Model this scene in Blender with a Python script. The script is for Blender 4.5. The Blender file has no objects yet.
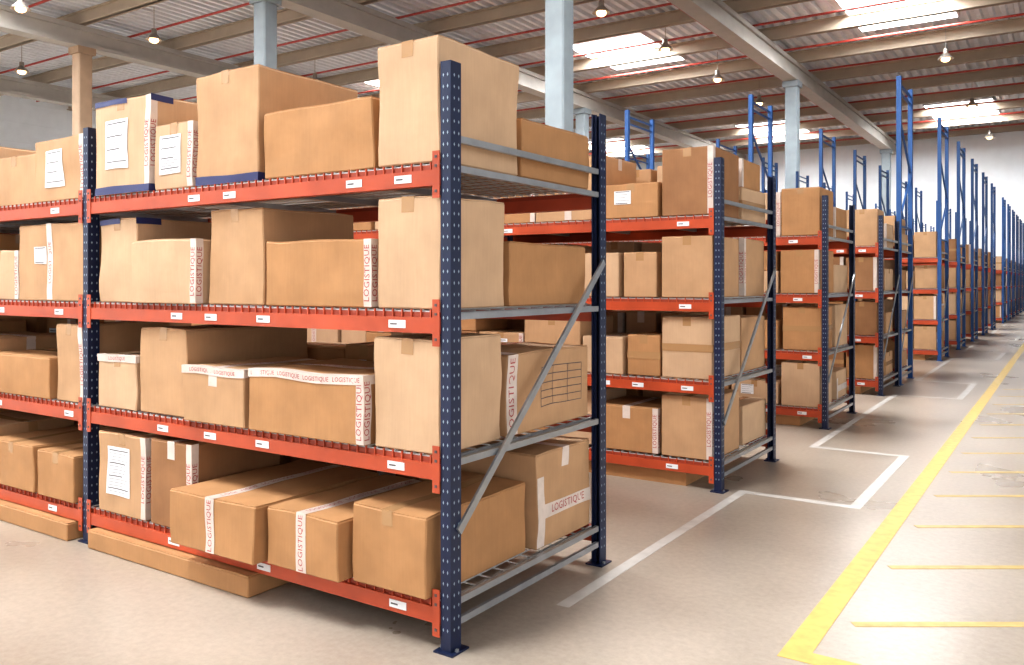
import bpy, bmesh, math, random
from mathutils import Matrix, Vector, noise as mnoise
R = random.Random(11)
TH = math.atan(559/840.0)
S, C = math.sin(TH), math.cos(TH)
col = bpy.context.scene.collection

# ------------------------------------------------------------------ materials
def srgb(r, g, b):
    f = lambda c: (c/255/12.92) if c/255 <= 0.04045 else ((c/255+0.055)/1.055)**2.4
    return (f(r), f(g), f(b), 1)
def mat(name, c, rough=0.6, metal=0.0, noise=0.0, nscale=8.0, bump=0.0, emit=0.0, spec=0.5, bscale=None, scuff=False):
    m = bpy.data.materials.new(name); m.use_nodes = True
    nt = m.node_tree; p = nt.nodes['Principled BSDF']
    p.inputs['Base Color'].default_value = c
    p.inputs['Roughness'].default_value = rough
    p.inputs['Metallic'].default_value = metal
    p.inputs['Specular IOR Level'].default_value = spec
    if emit:
        p.inputs['Emission Color'].default_value = c
        p.inputs['Emission Strength'].default_value = emit
    if noise or bump:
        tc = nt.nodes.new('ShaderNodeTexCoord')
        n = nt.nodes.new('ShaderNodeTexNoise'); n.inputs['Scale'].default_value = nscale
        n.inputs['Detail'].default_value = 6
        nt.links.new(tc.outputs['Object'], n.inputs['Vector'])
        if noise:
            cr = nt.nodes.new('ShaderNodeValToRGB')
            cr.color_ramp.elements[0].position = 0.3; cr.color_ramp.elements[1].position = 0.7
            cr.color_ramp.elements[0].color = tuple(x*(1-noise) for x in c[:3])+(1,)
            cr.color_ramp.elements[1].color = tuple(min(1, x*(1+noise)) for x in c[:3])+(1,)
            nt.links.new(n.outputs['Fac'], cr.inputs['Fac'])
            out=cr.outputs['Color']
            if scuff:   # faint vertical fluting streaks
                mp=nt.nodes.new('ShaderNodeMapping'); mp.inputs['Scale'].default_value=(90,90,5)
                n4=nt.nodes.new('ShaderNodeTexNoise'); n4.inputs['Scale'].default_value=1.0; n4.inputs['Detail'].default_value=4
                nt.links.new(tc.outputs['Object'],mp.inputs['Vector']); nt.links.new(mp.outputs[0],n4.inputs['Vector'])
                mr=nt.nodes.new('ShaderNodeMapRange'); mr.inputs['From Min'].default_value=.3; mr.inputs['From Max'].default_value=.7
                mr.inputs['To Min'].default_value=.965; mr.inputs['To Max'].default_value=1.02
                nt.links.new(n4.outputs['Fac'],mr.inputs['Value'])
                vm=nt.nodes.new('ShaderNodeVectorMath'); vm.operation='SCALE'
                nt.links.new(out,vm.inputs[0]); nt.links.new(mr.outputs[0],vm.inputs['Scale']); out=vm.outputs[0]
            nt.links.new(out, p.inputs['Base Color'])
        if bump:
            n3=n
            if bscale:
                n3 = nt.nodes.new('ShaderNodeTexNoise'); n3.inputs['Scale'].default_value = bscale; n3.inputs['Detail'].default_value=3
                nt.links.new(tc.outputs['Object'], n3.inputs['Vector'])
            b = nt.nodes.new('ShaderNodeBump'); b.inputs['Strength'].default_value = bump
            b.inputs['Distance'].default_value = 0.02
            nt.links.new(n3.outputs['Fac'], b.inputs['Height'])
            nt.links.new(b.outputs['Normal'], p.inputs['Normal'])
    return m

CB = [mat('cardboard_tan', srgb(182,144,109), 0.7, 0, 0.08, 6, 0.4, spec=.3, bscale=4, scuff=True),
      mat('cardboard_light', srgb(192,159,128), 0.7, 0, 0.07, 5, 0.4, spec=.3, bscale=4, scuff=True),
      mat('cardboard_kraft', srgb(172,128,88), 0.7, 0, 0.09, 6, 0.4, spec=.3, bscale=4, scuff=True),
      mat('cardboard_brown', srgb(148,107,74), 0.7, 0, 0.09, 6, 0.4, spec=.3, bscale=4, scuff=True)]
TAPE = mat('tape_printed_white', srgb(210,194,184), 0.28, 0, .08, 14, .35, bscale=14)
TAPEB = mat('tape_clear_brown', srgb(172,134,96), 0.2)
LABEL = mat('paper_label', srgb(222,222,224), 0.6, 0, .04, 10)
RED = mat('red_ink', srgb(168,66,66), 0.6)
DARK = mat('dark_ink', srgb(92,84,84), 0.7)
BLUET = mat('blue_tape', srgb(44,50,96), 0.4)
BM = CB+[TAPE, TAPEB, LABEL, RED, DARK, BLUET]
iT, iTB, iL, iR, iD, iB = 4, 5, 6, 7, 8, 9

NAVY = mat('upright_navy_paint', srgb(24,34,64), 0.38, 0.0, 0.15, 6)
BLUE = mat('upright_blue_paint', srgb(34,76,130), 0.4, 0.0, 0.08, 6)
ORANGE = mat('beam_orange_paint', srgb(178,76,46), 0.36, 0.0, 0.18, 4)
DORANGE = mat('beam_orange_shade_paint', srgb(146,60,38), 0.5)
STEEL = mat('galvanised_steel', srgb(160,162,166), 0.32, 0.6, 0.1, 10)
HOLE = mat('upright_slot_light', srgb(150,166,178), 0.5)  # pale quads in place of slots; light from behind put into the colour
WIRE = mat('mesh_wire', srgb(196,196,196), 0.35, 0.4)
RM = [NAVY, ORANGE, STEEL, HOLE, WIRE, LABEL, DORANGE, DARK]
RM2 = [BLUE]+RM[1:]

# ------------------------------------------------------------------ mesh builder
class MB:
    def __init__(s): s.v=[]; s.f=[]; s.m=[]
    def quad(s, a,b,c,d, mi, M=None):
        i=len(s.v); pts=[Vector(p) for p in (a,b,c,d)]
        if M: pts=[M@p for p in pts]
        s.v+= [tuple(p) for p in pts]; s.f.append((i,i+1,i+2,i+3)); s.m.append(mi)
    def box(s, x0,x1,y0,y1,z0,z1, mi, M=None):
        i=len(s.v)
        pts=[Vector((x,y,z)) for z in (z0,z1) for y in (y0,y1) for x in (x0,x1)]
        if M: pts=[M@p for p in pts]
        s.v+=[tuple(p) for p in pts]
        for f in ((0,2,3,1),(4,5,7,6),(0,1,5,4),(2,6,7,3),(0,4,6,2),(1,3,7,5)):
            s.f.append(tuple(i+k for k in f)); s.m.append(mi)
    def bar(s, p, q, w, h, mi):
        p=Vector(p); q=Vector(q); d=q-p; L=d.length; d.normalize()
        up=Vector((0,0,1)) if abs(d.z)<.9 else Vector((1,0,0))
        sx=d.cross(up).normalized(); sy=sx.cross(d)
        M=Matrix(((sx.x,d.x,sy.x,p.x),(sx.y,d.y,sy.y,p.y),(sx.z,d.z,sy.z,p.z),(0,0,0,1)))
        s.box(-w/2,w/2,0,L,-h/2,h/2,mi,M)
    def cham(s, hx,hy,hz,b,mi,M):
        H=(hx,hy,hz); idx={}
        cs=[(a,b_,c) for a in(-1,1) for b_ in(-1,1) for c in(-1,1)]
        for c in cs:
            for ax in range(3):
                p=[c[k]*(H[k]-(0 if k==ax else b)) for k in range(3)]
                idx[(c,ax)]=len(s.v); s.v.append(tuple(M@Vector(p)))
        for ax in range(3):
            o=[k for k in range(3) if k!=ax]
            for sg in(-1,1):
                q=[]
                for a,b_ in((-1,-1),(1,-1),(1,1),(-1,1)):
                    c=[0,0,0]; c[ax]=sg; c[o[0]]=a; c[o[1]]=b_; q.append(idx[(tuple(c),ax)])
                if (sg<0) != (ax==1): q=q[::-1]
                s.f.append(tuple(q)); s.m.append(mi)
            for a in(-1,1):
                for b_ in(-1,1):
                    c0=[0,0,0]; c0[ax]=-1;c0[o[0]]=a;c0[o[1]]=b_
                    c1=list(c0); c1[ax]=1; c0=tuple(c0);c1=tuple(c1)
                    s.f.append((idx[(c0,o[0])],idx[(c1,o[0])],idx[(c1,o[1])],idx[(c0,o[1])])); s.m.append(mi)
        for c in cs:
            s.f.append((idx[(c,0)],idx[(c,1)],idx[(c,2)])); s.m.append(mi)
    def obj(s, name, mats, parent=None, recalc=True, origin=None):
        me=bpy.data.meshes.new(name)
        v=s.v
        if origin is not None: v=[(a-origin[0],b-origin[1],c-origin[2]) for a,b,c in v]
        me.from_pydata(v,[],s.f)
        for m in mats: me.materials.append(m)
        me.polygons.foreach_set('material_index', s.m)
        if recalc:
            bm=bmesh.new(); bm.from_mesh(me); bmesh.ops.recalc_face_normals(bm,faces=bm.faces); bm.to_mesh(me); bm.free()
        me.update()
        o=bpy.data.objects.new(name,me); col.objects.link(o)
        if origin is not None: o.location=origin
        if parent: o.parent=parent
        return o

def soften(o, amp, seed):
    """handled-cardboard look: tessellate the carton and warp it with a smooth field (base stays flat)."""
    me=o.data; bm=bmesh.new(); bm.from_mesh(me)
    es=[e for e in bm.edges if e.calc_length()>.10]
    bmesh.ops.subdivide_edges(bm,edges=es,cuts=7,use_grid_fill=True)
    off=Vector((seed*3.7,seed*1.3,seed*2.1))
    for v in bm.verts:
        f=min(1,max(0,v.co.z/.08)); d=mnoise.noise_vector(v.co*3.2+off)
        d2=mnoise.noise_vector(v.co*8+off)*.25
        v.co+=Vector(((d.x+d2.x)*amp*f,(d.y+d2.y)*amp*f,(d.z+d2.z)*amp*.8*f))
    bm.to_mesh(me); bm.free()
    me.polygons.foreach_set('use_smooth',[True]*len(me.polygons))
    me.set_sharp_from_angle(angle=math.radians(25))
    me.update()

def text_template(t):
    cu=bpy.data.curves.new('t','FONT'); cu.body=t; cu.resolution_u=2; cu.align_x='CENTER'; cu.align_y='CENTER'
    cu.space_character=1.05
    o=bpy.data.objects.new('t',cu); col.objects.link(o)
    dg=bpy.context.evaluated_depsgraph_get(); dg.update()
    me=bpy.data.meshes.new_from_object(o.evaluated_get(dg))
    v=[(p.co.x,p.co.y) for p in me.vertices]; f=[tuple(q.vertices) for q in me.polygons]
    bpy.data.objects.remove(o); bpy.data.meshes.remove(me)
    xs=[a for a,_ in v]; ys=[b for _,b in v]
    cx=(min(xs)+max(xs))/2; cy=(min(ys)+max(ys))/2
    return [(a-cx,b-cy) for a,b in v], f, max(xs)-min(xs)
TXT=text_template('LOGISTIQUE')
def add_text(mb, o, ux, uy, h, mi, M, length=None):
    o=Vector(o);ux=Vector(ux);uy=Vector(uy)
    n=1
    if length: n=max(1,int(length/(TXT[2]*h*1.15)))
    for j in range(n):
        oo=o+ux*((j-(n-1)/2)*TXT[2]*h*1.15); i=len(mb.v)
        for a,b in TXT[0]: mb.v.append(tuple(M@(oo+ux*a*h+uy*b*h)))
        for f in TXT[1]: mb.f.append(tuple(i+k for k in f)); mb.m.append(mi)

def carton(mb, x0,x1,y0,y1,z0,z1, c=0, style=None, rot=0.0, text=True):
    """closed carton: bevelled body, top flaps with seam, sealing tape, optional tape / labels."""
    hx,hy,hz=(x1-x0)/2,(y1-y0)/2,(z1-z0)/2
    M=Matrix.Translation(((x0+x1)/2,(y0+y1)/2,(z0+z1)/2))@Matrix.Rotation(rot,4,'Z')
    mb.cham(hx,hy,hz-.002,.006,c,M@Matrix.Translation((0,0,-.002)))
    e=.0012; e2=.0024; e3=.0036
    tw=.034; TH_=.046
    st=set((style or '').split('+'))
    white=bool(st&{'tape','seam'})
    tm=iT if white else iTB
    dl=.07 if not white else .10
    if hx>=hy:
        mb.box(-hx+.004,hx-.004,-hy+.004,-.002,hz-.004,hz,c,M); mb.box(-hx+.004,hx-.004,.002,hy-.004,hz-.004,hz,c,M)
        mb.quad((-hx-e,-tw,hz+e),(hx+e,-tw,hz+e),(hx+e,tw,hz+e),(-hx-e,tw,hz+e),tm,M)
        for sg in(-1,1):
            X=sg*(hx+e); mb.quad((X,-tw,hz+e),(X,tw,hz+e),(X,tw,hz-dl),(X,-tw,hz-dl),tm,M)
        if white and text: add_text(mb,(0,0,hz+e2),(1,0,0),(0,1,0),.04,iR,M,2*hx)
    else:
        mb.box(-hx+.004,-.002,-hy+.004,hy-.004,hz-.004,hz,c,M); mb.box(.002,hx-.004,-hy+.004,hy-.004,hz-.004,hz,c,M)
        mb.quad((-tw,-hy-e,hz+e),(tw,-hy-e,hz+e),(tw,hy+e,hz+e),(-tw,hy+e,hz+e),tm,M)
        for sg in(-1,1):
            Y=sg*(hy+e); mb.quad((-tw,Y,hz+e),(tw,Y,hz+e),(tw,Y,hz-dl),(-tw,Y,hz-dl),tm,M)
        if white and text: add_text(mb,(0,0,hz+e2),(0,1,0),(-1,0,0),.04,iR,M,2*hy)
    Y=-hy-e2; X=hx+e2
    if 'tape' in st:
        mb.quad((-tw,Y,-hz*.97),(tw,Y,-hz*.97),(tw,Y,hz+e),(-tw,Y,hz+e),iT,M)
        if text: add_text(mb,(0,Y-.001,0),(0,0,1),(-1,0,0),min(TH_,2*hz/TXT[2]*.92),iR,M)
    if 'edge' in st or 'wrap' in st:
        w=.045
        mb.quad((hx-w,Y,-hz*.97),(X,Y,-hz*.97),(X,Y,hz),(hx-w,Y,hz),iT,M)
        mb.quad((X,Y,-hz*.97),(X,-hy+w,-hz*.97),(X,-hy+w,hz),(X,Y,hz),iT,M)
        if text:
            hh=min(TH_,2*hz/TXT[2]*.92)
            add_text(mb,(hx-w/2,Y-.001,0),(0,0,1),(-1,0,0),hh,iR,M)
            add_text(mb,(X+.001,-hy+w/2,0),(0,0,1),(0,-1,0),hh,iR,M)
    if 'top' in st:
        w=.04; Y2=Y-.0012; X2=X+.0012; Z2=hz+e3
        mb.quad((-hx-e2,Y2,hz-w),(X2,Y2,hz-w),(X2,Y2,Z2),(-hx-e2,Y2,Z2),iT,M)
        mb.quad((X2,Y2,hz-w),(X2,hy,hz-w),(X2,hy,Z2),(X2,Y2,Z2),iT,M)
        mb.quad((-hx-e2,Y2,Z2),(X2,Y2,Z2),(X2,-hy+w,Z2),(-hx-e2,-hy+w,Z2),iT,M)
        if text: add_text(mb,(0,Y2-.0008,hz-w/2),(1,0,0),(0,0,1),.03,iR,M,2*hx)
    if 'bandx' in st:
        w=.03; Y2=Y-.0006; X2=X+.0006
        mb.quad((-hx,Y2,-w),(X2,Y2,-w),(X2,Y2,w),(-hx,Y2,w),iTB,M)
        mb.quad((X2,Y2,-w),(X2,hy,-w),(X2,hy,w),(X2,Y2,w),iTB,M)
    if 'side' in st:
        w=.036; a=-hz*.25; X2=X+.0008
        mb.quad((X2,-hy,a-w),(X2,hy,a-w),(X2,hy,a+w),(X2,-hy,a+w),iT,M)
        mb.quad((X,-hy,hz*.5),(X,-hy+w*2,hz*.5),(X,-hy+w*2,-hz*.97),(X,-hy,-hz*.97),iT,M)
        if text: add_text(mb,(X2+.001,w,a),(0,1,0),(0,0,1),min(.06,2*hy/TXT[2]*.8),iR,M)
    if 'label' in st or 'wrap' in st:
        big='wrap' in st
        lw=min(hx*.55,.115 if big else .075); lh=min(hz*.6,.145 if big else .055); Yl=Y-.0015
        ox=-hx*.15 if big else -hx*.3; oz=hz*.05 if big else hz*.2
        mb.quad((ox-lw,Yl,oz-lh),(ox+lw,Yl,oz-lh),(ox+lw,Yl,oz+lh),(ox-lw,Yl,oz+lh),iL,M)
        n=14 if big else 5
        for k in range(n):
            zz=oz+lh*(.85-1.7*k/(n-1)); ww=2*lw*(.85-.25*((k*7)%3)/2); t_=.0012 if k%4 else .003
            mb.quad((ox-lw*.85,Yl-.0008,zz-t_),(ox-lw*.85+ww,Yl-.0008,zz-t_),(ox-lw*.85+ww,Yl-.0008,zz+t_),(ox-lw*.85,Yl-.0008,zz+t_),iD,M)
    if 'blue' in st:
        Y2=Y-.0007; X2=X+.0007
        mb.quad((-hx,Y2,-hz),(X2,Y2,-hz),(X2,Y2,-hz+.045),(-hx,Y2,-hz+.045),iB,M)
        mb.quad((X2,Y2,-hz),(X2,hy,-hz),(X2,hy,-hz+.045),(X2,Y2,-hz+.045),iB,M)
    if 'bluetop' in st:
        Y2=Y-.0007; X2=X+.0007
        mb.quad((-hx,Y2,hz-.03),(hx*.2,Y2,hz-.03),(hx*.2,Y2,hz+e2),(-hx,Y2,hz+e2),iB,M)
        mb.quad((X2,Y2,hz-.035),(X2,-hy+.16,hz-.035),(X2,-hy+.16,hz+e2),(X2,Y2,hz+e2),iB,M)
    if 'table' in st:
        w=.045
        mb.quad((X,-hy,-hz*.97),(X,-hy+2*w,-hz*.97),(X,-hy+2*w,hz),(X,-hy,hz),iT,M)
        mb.quad((-hx,-hy,hz+e3),(hx,-hy,hz+e3),(hx,-hy+.09,hz+e3),(-hx,-hy+.09,hz+e3),iT,M)
        if text: add_text(mb,(X+.001,-hy+w,0),(0,0,1),(0,-1,0),min(.07,2*hz/TXT[2]*.92),iR,M)
        for k in range(6):
            zz=-hz*.45+k*hz*.2; mb.quad((X,-hy*.25,zz),(X,hy*.8,zz),(X,hy*.8,zz+.004),(X,-hy*.25,zz+.004),iD,M)
        for yy in(-hy*.25,hy*.05,hy*.45,hy*.8):
            mb.quad((X,yy,-hz*.45),(X,yy+.004,-hz*.45),(X,yy+.004,hz*.55),(X,yy,hz*.55),iD,M)

# ------------------------------------------------------------------ racks
XE=-2.22
LV=[.224,.847,1.484,2.13]
BAY=2.82
def rack(t0, depth, nb, bay, H, detail, mats, levels=LV, xe=XE):
    mb=MB(); PW=.055; PD=.08; t1=t0+depth
    for k in range(nb+1):
        xr = xe-k*bay; xl=xr-PW
        for (ya,yb,fs) in((t0,t0+PD,t0),(t1-PD,t1,t1)):
            if detail>=1:
                if fs==t0: mb.box(xl,xr,ya,ya+.006,0,H,0)
                else: mb.box(xl,xr,yb-.006,yb,0,H,0)
                mb.box(xl,xl+.006,ya+.006,yb-.006,0,H,0); mb.box(xr-.006,xr,ya+.006,yb-.006,0,H,0)
                mb.box(xl+.006,xl+.02,ya+.03,ya+.036,0,H,0)
                mb.box(xl-.025,xr+.025,ya-.02,yb+.02,0,.008,0)
                for bx in(xl-.014,xr+.014): mb.box(bx-.006,bx+.006,ya+.02,ya+.032,.008,.02,2)
                z=.10
                while z<H-.03:
                    if fs==t0:
                        for cx in(xl+.016,xr-.016):
                            mb.quad((cx-.004,ya-.001,z),(cx,ya-.001,z-.009),(cx+.004,ya-.001,z),(cx,ya-.001,z+.009),3)
                    if k==0 or detail>1:
                        for cy in(ya+.024,yb-.024):
                            mb.quad((xr+.001,cy-.005,z),(xr+.001,cy,z-.009),(xr+.001,cy+.005,z),(xr+.001,cy,z+.009),3)
                    z+=.05
            else:
                mb.box(xl-.01,xr+.005,ya,yb,0,H,0); mb.box(xl-.03,xr+.03,ya-.02,yb+.02,0,.01,0)
        xm=xr-.028
        if k==0:
            for z in [.12,.21]+[l-.03 for l in levels[1:]]+[levels[-1]+.10]:
                mb.bar((xm+.012,t0+PD,z),(xm+.012,t1-PD,z),.02,.03,2)
            mb.bar((xr+.006,t0+.05,.52),(xr+.006,t1-.04,1.72),.012,.038,2)
        else:
            mb.bar((xm,t0+PD,.15),(xm,t1-PD,.15),.02,.03,2)
            mb.bar((xm,t0+PD,.5),(xm,t1-PD,1.6),.02,.03,2)
        if H>3:
            z=2.6; sg=0
            mb.bar((xm,t0+PD,z-.1),(xm,t1-PD,z-.1),.03,.03,0)
            while z+.8<H:
                a,b=(t0+PD,t1-PD) if sg%2==0 else (t1-PD,t0+PD)
                mb.bar((xm,a,z),(xm,b,z+.75),.03,.03,0); z+=.85; sg+=1
            mb.bar((xm,t0+PD,H-.12),(xm,t1-PD,H-.12),.03,.03,0)
            mb.bar((xm,t0+PD,H-.25),(xm,t1-PD,H-.25),.03,.03,0)
    for k in range(nb):
        xr=xe-k*bay-PW; xl=xe-(k+1)*bay
        for l in levels:
            for front in(0,1):
                ya,yb=(t0-.004,t0+.046) if front==0 else (t1-.046,t1+.004)
                mb.box(xl,xr,ya,yb,l-.105,l-.035,1)
                if front==0: mb.box(xl,xr,ya+.015,yb,l-.035,l-.012,6)
                else: mb.box(xl,xr,ya,yb-.015,l-.035,l-.012,6)
                if detail>=1:
                    yy=ya-.004 if front==0 else yb
                    for xa in(xl,xr-.04):
                        mb.box(xa,xa+.04,yy,yy+.004,l-.16,l+.045,1)
                        for zz in(l-.13,l-.02,l+.02):
                            mb.box(xa+.014,xa+.026,yy-.003,yy,zz-.006,zz+.006,7) if front==0 else None
            sp=.055 if detail>1 else (.07 if detail==1 else .14)
            n=int((xr-xl-.02)/sp)
            for i in range(n+1):
                x=xl+.01+i*sp
                mb.box(x-.0028,x+.0028,t0+.02,t1-.02,l-.006,l,4)
                if detail>=1: mb.box(x-.0035,x+.0035,t0+.003,t0+.011,l-.05,l-.0,1)
            n=12 if detail>1 else 7
            for i in range(n+1):
                y=t0+.02+(depth-.04)*i/n
                mb.box(xl,xr,y-.0032,y+.0032,l-.012,l-.006,4)
            for i in range(1,4):
                x=xl+(xr-xl)*i/4
                mb.box(x-.015,x+.015,t0+.046,t1-.046,l-.045,l-.014,2)
            mb.box(xr-.02,xr-.004,t0+.046,t1-.046,l-.03,l-.013,2)
            if detail>=1:
                x=xr-.15-R.random()*.2
                while x>xl+.2:
                    mb.box(x-.05,x+.05,t0-.0065,t0-.004,l-.085,l-.05,5)
                    mb.box(x-.04,x-.0,t0-.0075,t0-.0065,l-.071,l-.064,7)
                    x-=R.choice([.3,.42,.6,.75,.9])
    return mb.obj('pallet_rack',mats,recalc=False)

STY=[None]*4+['edge','tape','seam+edge','label','seam+side','top+seam','bandx','bandx+label','edge','wrap','seam','tape','label','wrap']
def fill(mb, xl, xr, ya, yb, z, hmax, text, endbox=False):
    x=xr-.03; first=True
    while x-xl>.26:
        w=R.uniform(.28,.70); w=min(w,x-xl-.02)
        if x-xl-w<.28: w=x-xl-.02
        if w>.85: w*=.55
        if first and endbox: w=.42
        if R.random()<.02 and not first: x-=R.uniform(.1,.2); continue
        h=hmax*R.choice([.5,.6,.65,.72,.9,.97]) if not(first and endbox) else hmax*.95
        d=(yb-ya)*R.uniform(.84,.97); off=R.uniform(0,(yb-ya)-d)
        st=R.choice(STY)
        if first and endbox: st=R.choice([None,None,'edge','bandx','side'])
        carton(mb,x-w,x,ya+off,ya+off+d,z+.001,z+h,R.choice([0,0,1,1,2,2,3]),st,R.uniform(-.03,.03),text)
        if h<hmax*.62 and R.random()<.7:
            h2=hmax*.98-h
            if h2>.15: carton(mb,x-w*.95,x-.02,ya+off+.02,ya+off+d*.9,z+h+.003,z+h+h2*.92,R.choice([0,1,2]),R.choice([None,'edge','tape']),R.uniform(-.04,.04),False)
        x-=w+R.uniform(.015,.04); first=False

rows=[(2.86,1.45,6,BAY,2.56,2),(6.21,1.43,6,BAY,2.56,1),(9.55,1.43,7,BAY,2.56,1),(12.8,1.4,7,BAY,2.56,1),
      (14.32,1.2,8,2.35,4.85,0)]
for t in (19.2,22.7,26.1,29.5,32.9,38.5,41.9,45.3,48.7,52.1,55.5):
    rows.append((t,1.3,9,2.35,5.0,0))
for ri,(t0,dp,nb,bay,H,det) in enumerate(rows):
    rk=rack(t0,dp,nb,bay,H,det,RM if H<3 else RM2)
    mb=MB()
    for k in range(nb):
        xr=XE-k*bay-.055; xl=XE-(k+1)*bay
        for li,l in enumerate(LV):
            hm=.51 if li<3 else .56
            mid=t0+dp*.5
            if not(ri==0 and k<2): fill(mb,xl,xr,t0+.02,mid-.02,l,hm,ri<3,k==0)
            if ri==0 and k==0: fill(mb,xl,xr-.85,mid+.24,t0+dp-.03,l,hm,True)
            else: fill(mb,xl,xr,mid+.03,t0+dp-.03,l,hm,ri<2)
        if ri>0 or k>1:
            mb.box(xl+.2,xr-.25,t0+.06,t0+dp-.1,0.001,.098,2)
            mb.box(xl+.2,xr-.25,t0+.06,t0+dp-.1,.099,.11,0)
    mb.obj('stacked_cardboard_boxes',BM,recalc=False)

F=2.86
spec=[
 (.0,.43,F+.01,.62,3,.55,1,None,0),(.0,.75,F+.66,.70,3,.30,2,None,0),
 (.47,1.22,F+.02,.55,3,.335,2,None,.01),(1.27,1.78,F+.02,.74,3,.60,0,'blue',0),
 (1.81,2.16,F+.02,.6,3,.37,1,'wrap',0),(2.19,2.74,F+.0,.66,3,.56,1,'wrap+blue+bluetop',0),
 (2.90,3.5,F+.02,.6,3,.40,0,'wrap',0),(3.55,4.1,F+.05,.6,3,.34,0,None,0),(4.15,4.75,F+.03,.6,3,.45,1,'edge',0),(4.8,5.55,F+.03,.6,3,.35,2,'tape',0),
 (.0,.43,F+.01,.50,2,.50,1,None,0),(.0,.8,F+.56,.76,2,.32,2,None,0),
 (.47,1.2,F+.01,.62,2,.325,2,'edge+seam',0),(1.24,1.69,F+.03,.66,2,.505,0,None,0),
 (1.73,2.33,F-.02,.6,2,.36,1,'edge+seam',0),(2.36,2.74,F+.03,.64,2,.50,1,'bluetop',0),
 (2.90,3.7,F+.02,.62,2,.50,0,'tape+label',0),(3.75,4.3,F+.04,.6,2,.34,1,'edge',0),(4.35,5.0,F+.04,.6,2,.48,2,None,0),(5.05,5.55,F+.04,.6,2,.38,1,'label',0),
 (.0,.45,F+.01,.47,1,.505,1,None,0),(.0,.85,F+.53,.82,1,.40,0,'table',0),
 (.49,1.30,F-.02,.66,1,.315,2,'top+edge+seam',0),(1.33,1.84,F-.02,.7,1,.30,0,'top+seam',0),
 (1.88,2.32,F+.03,.9,1,.49,0,None,0),(2.35,2.74,F+.02,.5,1,.32,1,'top',0),
 (2.90,3.22,F+.02,.6,1,.49,0,'edge',0),(3.27,4.1,F+.0,.62,1,.27,2,None,0),(4.15,4.8,F+.02,.62,1,.36,0,'tape',0),(4.85,5.55,F+.02,.62,1,.45,2,None,0),
 (.105,.54,F-.04,.80,0,.36,2,None,0),(.0,.85,F+.80,.57,0,.49,0,'side+seam',0),
 (.57,1.06,F-.10,.84,0,.28,2,'tape',0),(1.09,1.75,F-.16,.90,0,.285,2,'tape',0),
 (1.80,2.17,F+.0,.62,0,.485,3,'edge+seam',0),(2.22,2.70,F-.0,.6,0,.48,0,'wrap',0),
 (2.95,3.38,F-.02,.7,0,.29,2,None,0),(3.43,4.0,F-.02,.7,0,.31,2,None,0),(4.1,4.8,F+.0,.62,0,.36,0,None,0),(4.85,5.55,F+.02,.62,0,.45,2,None,0),
]
for i,(s0,s1,y,d,li,h,c,st,r) in enumerate(spec):
    mb=MB(); z=LV[li]+.001
    x1=XE-s0-(.065 if s0<.1 else 0); x0=XE-s1
    carton(mb,x0,x1,y,y+d,z,z+h,c,st,r)
    o=mb.obj('cardboard_box',BM,recalc=False,origin=((x0+x1)/2,y+d/2,z))
    soften(o,.014,i+1)
for s0,s1 in((1.25,2.72),(2.95,5.5)):
    mb=MB(); carton(mb,XE-s1,XE-s0,F-.06,F+1.1,0.001,.112,2,None,0,False)
    mb.obj('flat_carton',BM,recalc=False,origin=(XE-s0,F,0))

# ------------------------------------------------------------------ building shell
XL,XR,YB,YF=-46.0,15.0,-6.0,62.0
DECK=11.6
m=bpy.data.materials.new('polished_concrete'); m.use_nodes=True; nt=m.node_tree; p=nt.nodes['Principled BSDF']
tc=nt.nodes.new('ShaderNodeTexCoord')
n1=nt.nodes.new('ShaderNodeTexNoise'); n1.inputs['Scale'].default_value=.7; n1.inputs['Detail'].default_value=5; n1.inputs['Roughness'].default_value=.5
n2=nt.nodes.new('ShaderNodeTexNoise'); n2.inputs['Scale'].default_value=26; n2.inputs['Detail'].default_value=8; n2.inputs['Roughness'].default_value=.7
mx=nt.nodes.new('ShaderNodeMix'); mx.data_type='FLOAT'; mx.inputs[0].default_value=.4
cr=nt.nodes.new('ShaderNodeValToRGB'); e=cr.color_ramp.elements
e[0].position=.32; e[0].color=srgb(136,123,110); e[1].position=.68; e[1].color=srgb(178,165,152)
rr=nt.nodes.new('ShaderNodeMapRange'); rr.inputs['From Min'].default_value=.3; rr.inputs['From Max'].default_value=.7; rr.inputs['To Min'].default_value=.26; rr.inputs['To Max'].default_value=.34
for n in(n1,n2): nt.links.new(tc.outputs['Object'],n.inputs['Vector'])
nt.links.new(n1.outputs['Fac'],mx.inputs[2]); nt.links.new(n2.outputs['Fac'],mx.inputs[3])
nt.links.new(mx.outputs[0],cr.inputs['Fac']); nt.links.new(cr.outputs['Color'],p.inputs['Base Color'])
nt.links.new(n1.outputs['Fac'],rr.inputs['Value']); nt.links.new(rr.outputs[0],p.inputs['Roughness'])
p.inputs['Specular IOR Level'].default_value=.6
FLOORM=m
mb=MB(); mb.box(XL,XR,YB,YF,-.2,0,0); mb.obj('floor',[FLOORM])

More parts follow.
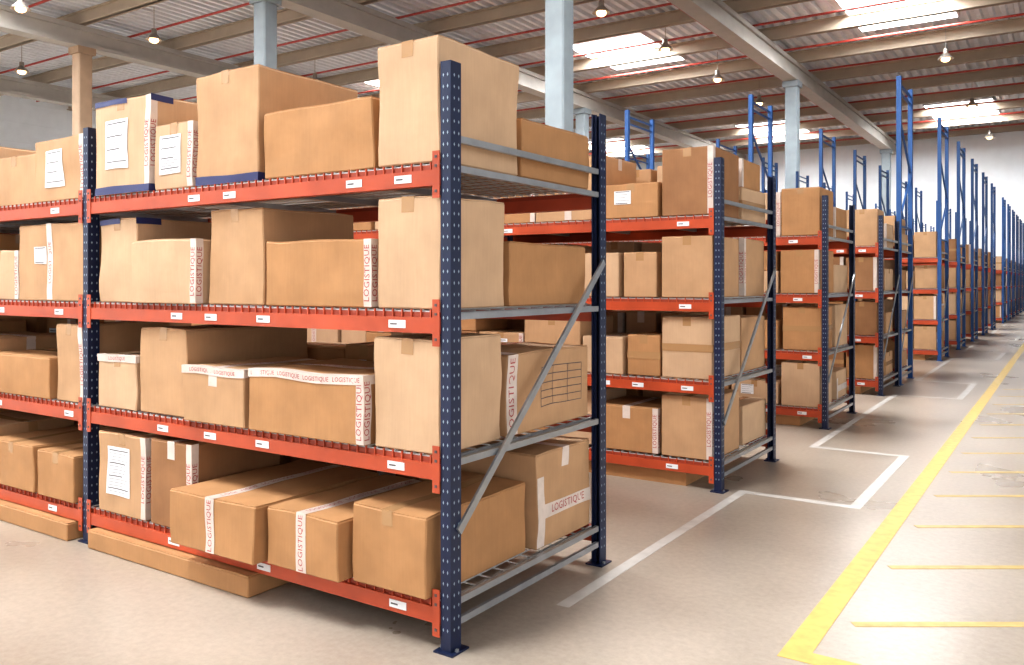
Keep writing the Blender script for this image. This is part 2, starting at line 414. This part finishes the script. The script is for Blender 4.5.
YEL=mat('yellow_floor_paint',srgb(198,166,86),.42,0,.16,14)
YEL2=mat('yellow_floor_paint_worn',srgb(186,160,100),.42,0,.16,14)
WHT=mat('white_floor_paint',srgb(192,186,180),.42,0,.1,10)
mb=MB(); g=.002
mb.box(-1.05,-.93,3.63,58,.0005,g,0); mb.box(-.93,3.0,3.63,3.74,.0005,g,0)
mb.obj('yellow_lane_line',[YEL])
mb=MB()
for k in range(12):
    t=4.16+.95*k; M=Matrix.Translation((-.85,t,0))@Matrix.Rotation(math.atan2(S,C),4,'Z')
    mb.box(0,3.0,-.028,.028,.0005,g,0,M)
mb.obj('yellow_bay_lines',[YEL2])
mb=MB()
def wl(x0,x1,y0,y1): mb.box(x0,x1,y0,y1,.0003,.0015,0)
wl(-2.13,-2.06,3.6,6.3)
for tt in(6.3,13.0,20.0,27.0,34.0,41.0):
    wl(-1.32,-1.24,tt,tt+2.2); wl(-2.13,-1.32,tt,tt+.08); wl(-2.13,-1.32,tt+2.12,tt+2.2)
    if tt<40: wl(-2.13,-2.06,tt+2.2,tt+(6.7 if tt<10 else 7))
mb.obj('white_lane_lines',[WHT])

WALL=mat('wall_panel_paint',srgb(226,230,234),.6,0,.03,2)
def panelwall(name,fn):
    mb=MB(); fn(mb); mb.obj(name,[WALL])
def wb(mb):
    mb.box(XL,XR,YF,YF+.3,0,DECK+.3,0)
    z=1.0
    while z<DECK: mb.box(XL,XR,YF-.02,YF,z,z+.03,0); z+=1.0
def wlft(mb):
    mb.box(XL-.3,XL,YB,YF,0,DECK+.3,0)
    z=1.0
    while z<DECK: mb.box(XL,XL+.02,YB,YF,z,z+.03,0); z+=1.0
panelwall('wall_back',wb); panelwall('wall_left',wlft)
panelwall('wall_right',lambda mb: mb.box(XR,XR+.3,18,YF,0,DECK+.3,0))  # unseen wall, cut short so light comes in from the right
panelwall('wall_front_light_block',lambda mb: mb.box(XL,3,YB-.3,YB,0,DECK+.3,0))  # unseen wall added to block light from behind the camera, gap left at right

DK=mat('corrugated_roof_sheet',srgb(218,221,226),.42,.15,.06,3)
SKYX=[-5.2,-16.0,-27.5,-39.0]; SKYT=[-1.5,11.0,33.0,54.5]  # two near rows are unseen, added to light the front racks
mb=MB()
prof=[(0,0),(.14,0),(.19,.13),(.36,.13),(.41,0)]
x=XL; pts=[]
while x<XR:
    for dx,dz in prof[:-1]: pts.append((x+dx,DECK+dz))
    x+=.41
for i in range(len(pts)-1):
    (xa,za),(xb,zb)=pts[i],pts[i+1]
    segs=[(YB,YF)]
    for sx in SKYX:
        if sx-1.7<(xa+xb)/2<sx+1.7:
            segs=[]; y=YB
            for st in SKYT: segs.append((y,st-2.4)); y=st+2.4
            segs.append((y,YF))
    for a,b in segs:
        mb.quad((xa,a,za),(xb,a,zb),(xb,b,zb),(xa,b,za),0)
mb.box(XL,XR,YB,YF,DECK+.9,DECK+1.0,0)
ceil=mb.obj('ceiling',[DK],recalc=False)
FRM=mat('skylight_frame',srgb(200,202,205),.4,.3)
GLZ=mat('skylight_glazing',(1,1,1,1),.5,emit=3.0)
for sx in SKYX:
    for st in SKYT:
        mb=MB()
        for xx in(sx-1.75,sx+1.68): mb.box(xx,xx+.07,st-2.45,st+2.45,DECK-.05,DECK+.5,0)
        for yy in(st-2.45,st+2.38): mb.box(sx-1.75,sx+1.75,yy,yy+.07,DECK-.05,DECK+.5,0)
        mb.box(sx-1.7,sx+1.7,st-2.4,st+2.4,DECK+.4,DECK+.45,1)
        for i in range(1,4): mb.box(sx-1.7,sx+1.7,st-2.4+1.2*i,st-2.36+1.2*i,DECK+.3,DECK+.38,0)
        mb.obj('skylight',[FRM,GLZ],parent=ceil)
        L=bpy.data.lights.new('skylight_daylight','AREA'); L.shape='RECTANGLE'; L.size=3.2; L.size_y=4.6
        L.energy=2150; L.color=(.95,.985,1)
        lo=bpy.data.objects.new('skylight_daylight',L); lo.location=(sx,st,DECK+.25); col.objects.link(lo)

CONC=mat('precast_concrete',srgb(172,167,160),.7,0,.07,2)
PUR=mat('purlin_paint',srgb(170,154,136),.6,0,.06,2)
GX=[.3,-10.1,-20.5,-30.7,-41]
for i,gx in enumerate(GX):
    mb=MB(); mb.box(gx-.2,gx+.2,YB,YF,10.45,11.1,0); mb.box(gx-.3,gx+.3,YB,YF,10.35,10.5,0); mb.box(gx-.3,gx+.3,YB,YF,10.95,11.12,0)
    mb.obj('roof_girder',[CONC])
t=17.0-4.02*5
while t<YF:
    mb=MB(); mb.box(XL,XR,t-.05,t+.05,11.12,DECK-.002,0); mb.box(XL,XR,t-.14,t+.14,11.12,11.17,0); mb.box(XL,XR,t-.14,t+.14,DECK-.05,DECK-.002,0)
    mb.obj('roof_purlin',[PUR]); t+=4.02
COLM=mat('column_concrete',srgb(140,150,156),.7,0,.1,2)
COLB=mat('column_concrete_warm',srgb(166,140,116),.7,0,.1,2)
for gx in GX[1:]:
    for ct in(17.2,37.2,59.5):
        mb=MB(); M=Matrix.Translation((gx,ct,5.175)); mb.cham(.26,.26,5.175,.04,0,M)
        mb.box(gx-.38,gx+.38,ct-.38,ct+.38,0,.02,0); mb.box(gx-.34,gx+.34,ct-.34,ct+.34,10.1,10.35,0)
        mb.obj('concrete_column',[COLB if gx<-25 else COLM])
PIPE=mat('red_sprinkler_pipe',srgb(160,58,48),.5)
t=15.0
mb=MB()
def tube(mb,p,q,r,mi,n=8):
    p=Vector(p);q=Vector(q);d=(q-p).normalized(); up=Vector((0,0,1)) if abs(d.z)<.9 else Vector((1,0,0))
    a=d.cross(up).normalized(); b=d.cross(a); i=len(mb.v)
    for c in(p,q):
        for k in range(n):
            an=2*math.pi*k/n; mb.v.append(tuple(c+a*r*math.cos(an)+b*r*math.sin(an)))
    for k in range(n): mb.f.append((i+k,i+(k+1)%n,i+n+(k+1)%n,i+n+k)); mb.m.append(mi)
    mb.f.append(tuple(range(i,i+n))); mb.m.append(mi); mb.f.append(tuple(range(i+n,i+2*n))); mb.m.append(mi)
while t<YF-1:
    tube(mb,(XL+.5,t,11.2),(XR-.5,t,11.2),.045,0)
    t+=4.02
for gx in (-11.2,-21.6,-31.8,-.8): tube(mb,(gx,YB+.5,11.08),(gx,YF-.5,11.08),.06,0)
mb.obj('sprinkler_pipes',[PIPE])

SH=mat('lamp_shade_metal',srgb(150,142,134),.35,.5); BULB=mat('lamp_bulb',(1,.66,.36,1),.3,emit=4)
def lamp(x,y,z):
    mb=MB(); n=20; prof=[(.03,.42),(.09,.40),(.10,.22),(.16,.16),(.30,.0),(.29,.0),(.15,.14),(.0,.15)]
    i0=len(mb.v)
    for r,h in prof:
        for k in range(n):
            a=2*math.pi*k/n; mb.v.append((r*math.cos(a),r*math.sin(a),h))
    for j in range(len(prof)-1):
        for k in range(n):
            mb.f.append((i0+j*n+k,i0+j*n+(k+1)%n,i0+(j+1)*n+(k+1)%n,i0+(j+1)*n+k)); mb.m.append(0)
    tube(mb,(0,0,.4),(0,0,DECK-z-.0),.012,0)
    i0=len(mb.v); br=.17
    for j in range(7):
        ph=math.pi*j/6
        for k in range(12):
            a=2*math.pi*k/12; mb.v.append((br*math.sin(ph)*math.cos(a),br*math.sin(ph)*math.sin(a),.0+br*.7*math.cos(ph)))
    for j in range(6):
        for k in range(12): mb.f.append((i0+j*12+k,i0+j*12+(k+1)%12,i0+(j+1)*12+(k+1)%12,i0+(j+1)*12+k)); mb.m.append(1)
    o=mb.obj('hanging_lamp',[SH,BULB]); o.location=(x,y,z)
for x,y in[(-11.8,22.6),(-11.8,27.4),(-11.8,32.6),(-11.8,38),(-11.8,44),(-3.8,34.2),(-3.8,44),(-3.8,54),(-25.6,16.8),(-25.6,24),(-33.7,16.5),(-26,12.7)]:
    lamp(x*1.08,y*1.08,10.4)

# ------------------------------------------------------------------ world, camera
w=bpy.data.worlds.new('world'); bpy.context.scene.world=w; w.use_nodes=True
bg=w.node_tree.nodes['Background']; bg.inputs['Color'].default_value=(.95,.98,1,1); bg.inputs['Strength'].default_value=2.1
cam=bpy.data.cameras.new('camera'); co=bpy.data.objects.new('camera',cam); col.objects.link(co)
co.location=(0,0,1.6); co.rotation_euler=(math.pi/2,0,TH)
cam.sensor_width=36; cam.lens=840/1024*36; cam.shift_y=-49.5/1024; cam.clip_end=300
bpy.context.scene.camera=co
vs=bpy.context.scene.view_settings; vs.view_transform='Standard'; vs.exposure=-0.12
try: vs.look='Medium High Contrast'
except Exception as ex: print('look',ex)
